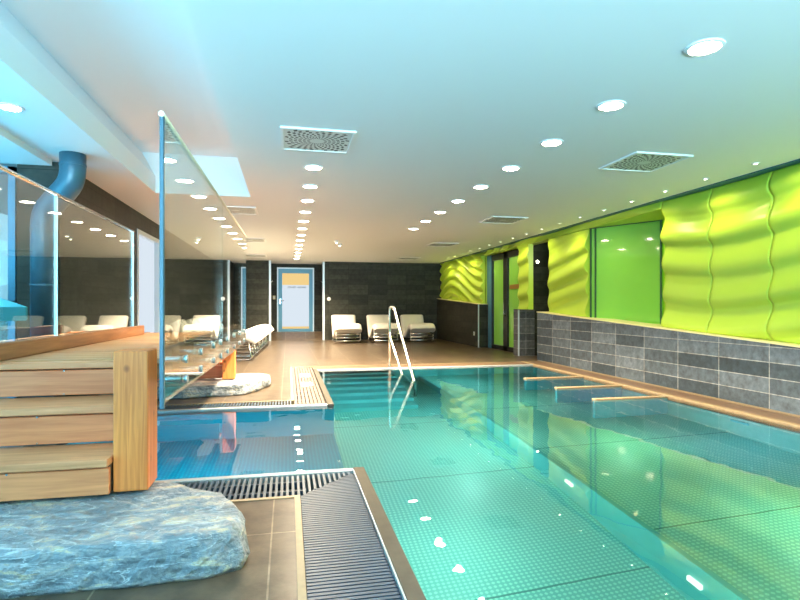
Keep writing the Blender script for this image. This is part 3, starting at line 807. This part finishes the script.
# ------------------------------------------------------------------ ceiling fixtures
def make_vent(label, loc):
    t = thing('ceiling_vent', label, 'vent', loc, 0, 'square swirl vents in the ceiling')
    h = .29
    m = MB()
    for x0, x1, y0, y1 in ((-h, h, -h, -h+.022), (-h, h, h-.022, h), (-h, -h+.022, -h+.022, h-.022), (h-.022, h, -h+.022, h-.022)): m.box(x0, x1, y0, y1, -.014, 0)
    m.build('vent_frame', M['white'], t)
    MB().box(-h+.022, h-.022, -h+.022, h-.022, -.008, 0).build('vent_plate', M['vent'], t)
    s2 = MB()
    r_ = .06
    ring = 0
    while r_ < .37:
        nseg = 26; dr_ = .020+.010*(r_/.3)
        for q in range(nseg):
            a0 = 2*PI*(q+.5*(ring % 2))/nseg+r_*1.6
            pts = []
            for (rr, aa) in ((r_, -.30), (r_+dr_, -.16), (r_+dr_, .24), (r_, .10)):
                a = a0+aa*2*PI/nseg*1.15
                pts.append((rr*math.cos(a), rr*math.sin(a)))
            if all(abs(x) < h-.026 and abs(y_) < h-.026 for x, y_ in pts):
                s2.face([(x, y_, -.0086) for x, y_ in pts])
        r_ += dr_+.011; ring += 1
    s2.build('swirl_slots', M['slot'], t, normals=False)
    return t
V0 = make_vent('square swirl ceiling vent over the pool edge, nearest on the left side', (.233, 4.40, CZ))
for loc, lb in (((3.29, 4.42, CZ), 'large square swirl ceiling vent near the green wall, nearest of its row'), ((3.30, 7.80, CZ), 'square swirl ceiling vent second from the camera in the right row'),
                ((3.30, 11.16, CZ), 'square swirl ceiling vent third from the camera in the right row'), ((3.30, 14.5, CZ), 'small looking square ceiling vent farthest in the right row'),
                ((-.72, 7.8, CZ), 'square ceiling vent just beyond the ceiling recess, past the glass'), ((-.74, 11.2, CZ), 'square ceiling vent above the left loungers, before the far one'),
                ((-.85, 14.6, CZ), 'farthest square ceiling vent above the left loungers')):
    dup(V0, loc, 0, lb)

def make_downlight(label, loc, r=.074, mat='lamp', name='downlight', cat='ceiling light'):
    t = thing(name, label, cat, loc)
    MB().lathe([(r, -.002), (r+.004, -.010), (r+.020, -.007), (r+.022, 0), (r, 0)], 24).build('trim_ring', M['white'], t)
    m = MB(); m.bm.faces.new([m.bm.verts.new((r*math.cos(2*PI*q/24), r*math.sin(2*PI*q/24), -.005)) for q in range(24)]); m.build('lamp_face', M[mat], t)
    return t
def lamp(kind, name, loc, power, color, rot=(0, 0, 0), **kw):
    l = bpy.data.lights.new(name, kind); l.energy = power; l.color = color
    for a, v in kw.items(): setattr(l, a, v)
    o = bpy.data.objects.new(name, l); col.objects.link(o); o.location = loc; o.rotation_euler = rot
    return o
WARM = (1, .80, .56)
D0 = None
def down(loc, label, group, power=270):
    global D0
    if D0 is None: D0 = make_downlight(label, loc); D0['group'] = group
    else: dup(D0, loc, 0, label, group)
    lamp('SPOT', 'downlight_beam', (loc[0], loc[1], loc[2]-.03), power, WARM, spot_size=2.3, spot_blend=.9, shadow_soft_size=.05)
for i in range(9):
    down((2.147, 2.40+.827*i, CZ), '%s downlight from the camera in the right-hand ceiling row over the pool' % ORD[i], 'right-hand row of downlights')
for i in range(13):
    down((.245, 5.26+.827*i, CZ), '%s downlight from the camera in the left ceiling row leading to the back door' % ORD[i], 'left row of downlights', 300)
st_ = make_downlight('single bright star-like downlight at the upper left', (-1.86, 4.1, CZ-.0), .06, 'star')
lamp('SPOT', 'downlight_beam', (-1.86, 4.1, CZ-.03), 40, (1, .95, .85), spot_size=2.4, spot_blend=.8, shadow_soft_size=.05)
# small spots washing the relief wall
S0 = None
ys = [3.0+.62*i for i in range(19)]
for i, y in enumerate(ys):
    vis = i-1
    if i <= 1: lb = ['tiny wall-washer spot beside the relief wall, outside the right edge', 'tiny wall-washer spot nearest the right edge of the photo'][i]
    elif i == 18: lb = 'tiny wall-washer spot above the relief wall, farthest from the camera'
    else: lb = 'tiny wall-washer spot above the relief wall, %s from the right edge of the photo' % ORD[vis]
    loc = (4.36, y, CZ)
    if S0 is None: S0 = make_downlight(lb, loc, .016, 'led', 'wall_washer_spot'); S0['group'] = 'tiny spots along the relief wall'
    else: dup(S0, loc, 0, lb)
for y in [2.0+1.0*i for i in range(14)]:
    o = lamp('SPOT', 'wall_washer_beam', (4.38, y, CZ-.02), 11.5, (1, .88, .42), (0, math.radians(-10), 0), spot_size=2.5, spot_blend=1., shadow_soft_size=.03)
# detectors
for loc, lb in (((.98, 11.0, CZ), 'small white ceiling sensor left of its twin before the back wall'), ((1.10, 11.5, CZ), 'small white ceiling sensor right of its twin before the back wall')):
    t = thing('ceiling_sensor', lb, 'sensor', loc, 0, 'pair of ceiling sensors')
    MB().lathe([(0, -.05), (.035, -.045), (.05, -.02), (.055, 0), (0, 0)], 20).build('sensor_body', M['white'], t)
    MB().lathe([(0, -.056), (.014, -.054), (.016, -.048), (0, -.048)], 12).build('sensor_lens', M['led'], t)

# wall fittings
t = thing('thermostat', 'small white round controller on the back wall right of the door', 'controller', (1.21, BY, 1.24))
o = MB().lathe([(0, .028), (.045, .026), (.055, .014), (.058, 0), (0, 0)], 20).build('controller_body', M['white'], t); o.rotation_euler = (PI/2, 0, 0)
o = MB().lathe([(0, .034), (.016, .033), (.018, .026), (0, .026)], 14).build('controller_dial', M['silver_frame'], t); o.rotation_euler = (PI/2, 0, 0)
t = thing('light_switch', 'small pale light switch in the niche left of the back door', 'switch', (-.43, BY+1.1, 1.30))
MB().box(-.04, .04, -.012, 0, -.06, .06, .004, 1).build('switch_plate', M['ledge'], t); MB().box(-.022, .022, -.018, -.012, -.03, .03, .003, 1).build('switch_rocker', M['white'], t)
for x, s, lb in ((-.52, -1, 'small metal coat hook on the corner left of the back door'), (1.05, 1, 'small metal coat hook on the corner right of the back door')):
    t = thing('coat_hook', lb, 'hook', (x, BY-.012, 1.74), 0, 'hooks at the niche corners')
    MB().box(-.02, .02, -.008, 0, -.04, .04, .003, 1).build('hook_plate', M['steel_satin'], t)
    MB().tube(bend([(0, -.005, .0), (-s*.03, -.06, -.02), (-s*.08, -.08, .03)], .02), .009, 8).build('hook_arm', M['steel_satin'], t)
t = thing('wall_socket', 'tiny white socket low on the dark wall left of the glass door', 'socket', (4.6, 12.7, .33))
MB().box(-.012, 0, -.04, .04, -.05, .05, .003, 1).build('socket_plate', M['white'], t); MB().box(-.016, -.012, -.02, .02, -.02, .02).build('socket_insert', M['silver_frame'], t)
t = thing('wall_sconce', 'small white wall lamp on dark tiles in the passage opening', 'wall light', (5.02, 10.1, 1.93))
o = MB().lathe([(0, .03), (.03, .026), (.038, 0), (0, 0)], 18).build('sconce_body', M['white'], t); o.rotation_euler = (PI/2, 0, 0)
o = MB().lathe([(0, .040), (.025, .036), (.03, .028), (0, .028)], 14).build('sconce_lamp', M['led'], t); o.rotation_euler = (PI/2, 0, 0)

# outside
struct(MB().box(-30, -4.1, -30, 40, -.4, -.05).build('ground_outside', M['ground']))
h = MB()
for i in range(60):
    y = -4+i*.4; x = -9+.4*math.sin(i*1.7)
    h.lathe([(0, -.1), (.5, 0), (.6+.15*random.random(), .4), (.45, .85+.2*random.random()), (0, 1.05+.2*random.random())], 9, (x, y, 0))
tag(h.build('hedge', M['hedge'], smooth=True), 'low dark green hedge outside the left window', 'hedge')

# ------------------------------------------------------------------ light
wd = bpy.data.worlds.new('sky'); sc.world = wd; wd.use_nodes = True
bg = wd.node_tree.nodes['Background']; bg.inputs[0].default_value = (.40, .78, 1., 1); bg.inputs[1].default_value = .6
# added fill lamps just inside the glazing, standing in for daylight
lamp('AREA', 'window_fill', (-3.85, 1.2, 1.2), 190, (.14, .70, 1.), (0, math.radians(-125), 0), shape='RECTANGLE', size=2.1, size_y=8)  # tilted up and tinted to turn the left ceiling blue
lamp('AREA', 'window_fill', (.5, -3.4, 1.1), 410, (.46, .84, 1.), (math.radians(128), 0, 0), shape='RECTANGLE', size=8, size_y=2.0, spread=math.radians(85))  # added uplight: brightens the ceiling, spares the foreground
lamp('AREA', 'window_fill', (.5, -3.4, 1.2), 28, (.70, .90, 1.), (math.radians(90), 0, 0), shape='RECTANGLE', size=8, size_y=2.1)  # weak level fill from the added front
# concealed strips in the ceiling recess
lamp('AREA', 'cove_strip', (RX1+.04, 2.2, CZ+.24), 130, (.10, .68, 1.), (0, math.radians(140), 0), shape='RECTANGLE', size=.05, size_y=8.8)
# unseen points added in mid-water to light the basin
TQ = (.50, 1., .86)
for x, y, z, p, c_ in ((.9, .0, -.6, 8.5, TQ), (1.7, 1.6, -.6, 9.5, TQ), (1.0, 3.2, -.6, 9.5, TQ), (1.7, 4.8, -.6, 11, TQ), (1.1, 6.0, -.6, 10, (.3, .95, .95)), (1.0, 6.3, -.25, 10, (.25, .85, 1.)), (1.0, 7.3, -.13, 2.5, (.3, .9, 1.)), (2.4, 7.6, -.5, 10, (.3, .9, .9)),
                       (3.0, .8, -.4, 8, (.5, 1., .6)), (3.1, 2.6, -.4, 6.5, (.5, 1., .6)), (3.0, 4.3, -.4, 5, (.5, 1., .65)), (2.7, 6.2, -.4, 6, (.4, .9, .7)), (3.8, 3.9, -.35, 3., (.1, .6, 1.)), (3.8, 5.6, -.3, 1., (.1, .6, 1.)),
                       (-.6, 4.4, -.5, 9, (.06, .72, 1.)), (-1.2, 4.0, -.5, 6, (.06, .72, 1.)), (.1, 3.8, -.5, 5, (.06, .72, 1.))):
    lamp('POINT', 'pool_fill', (x, y, z), p, c_, shadow_soft_size=0)
# unseen fill point added in the room behind the green glass
lamp('POINT', 'side_room_fill', (5.6, 8.0, 2.1), 20, (1, .95, .7), shadow_soft_size=.1)

# ------------------------------------------------------------------ camera
cam = bpy.data.cameras.new('camera'); co = bpy.data.objects.new('camera', cam); col.objects.link(co)
co.location = (0, 0, 1.0); co.rotation_euler = (math.radians(90), 0, -math.atan(112/530))
cam.sensor_width = 36; cam.lens = 530*36/800; cam.shift_y = 7/800; cam.clip_start = .02
sc.camera = co
vs = sc.view_settings
vs.view_transform = 'Standard'; vs.look = 'None'; vs.exposure = 1.1; vs.gamma = 1; vs.use_curve_mapping = False
cy = sc.cycles
cy.max_bounces = 10; cy.diffuse_bounces = 5; cy.glossy_bounces = 5; cy.transmission_bounces = 8; cy.transparent_max_bounces = 12
cy.caustics_reflective = False; cy.caustics_refractive = False; cy.use_denoising = True; cy.sample_clamp_indirect = 6
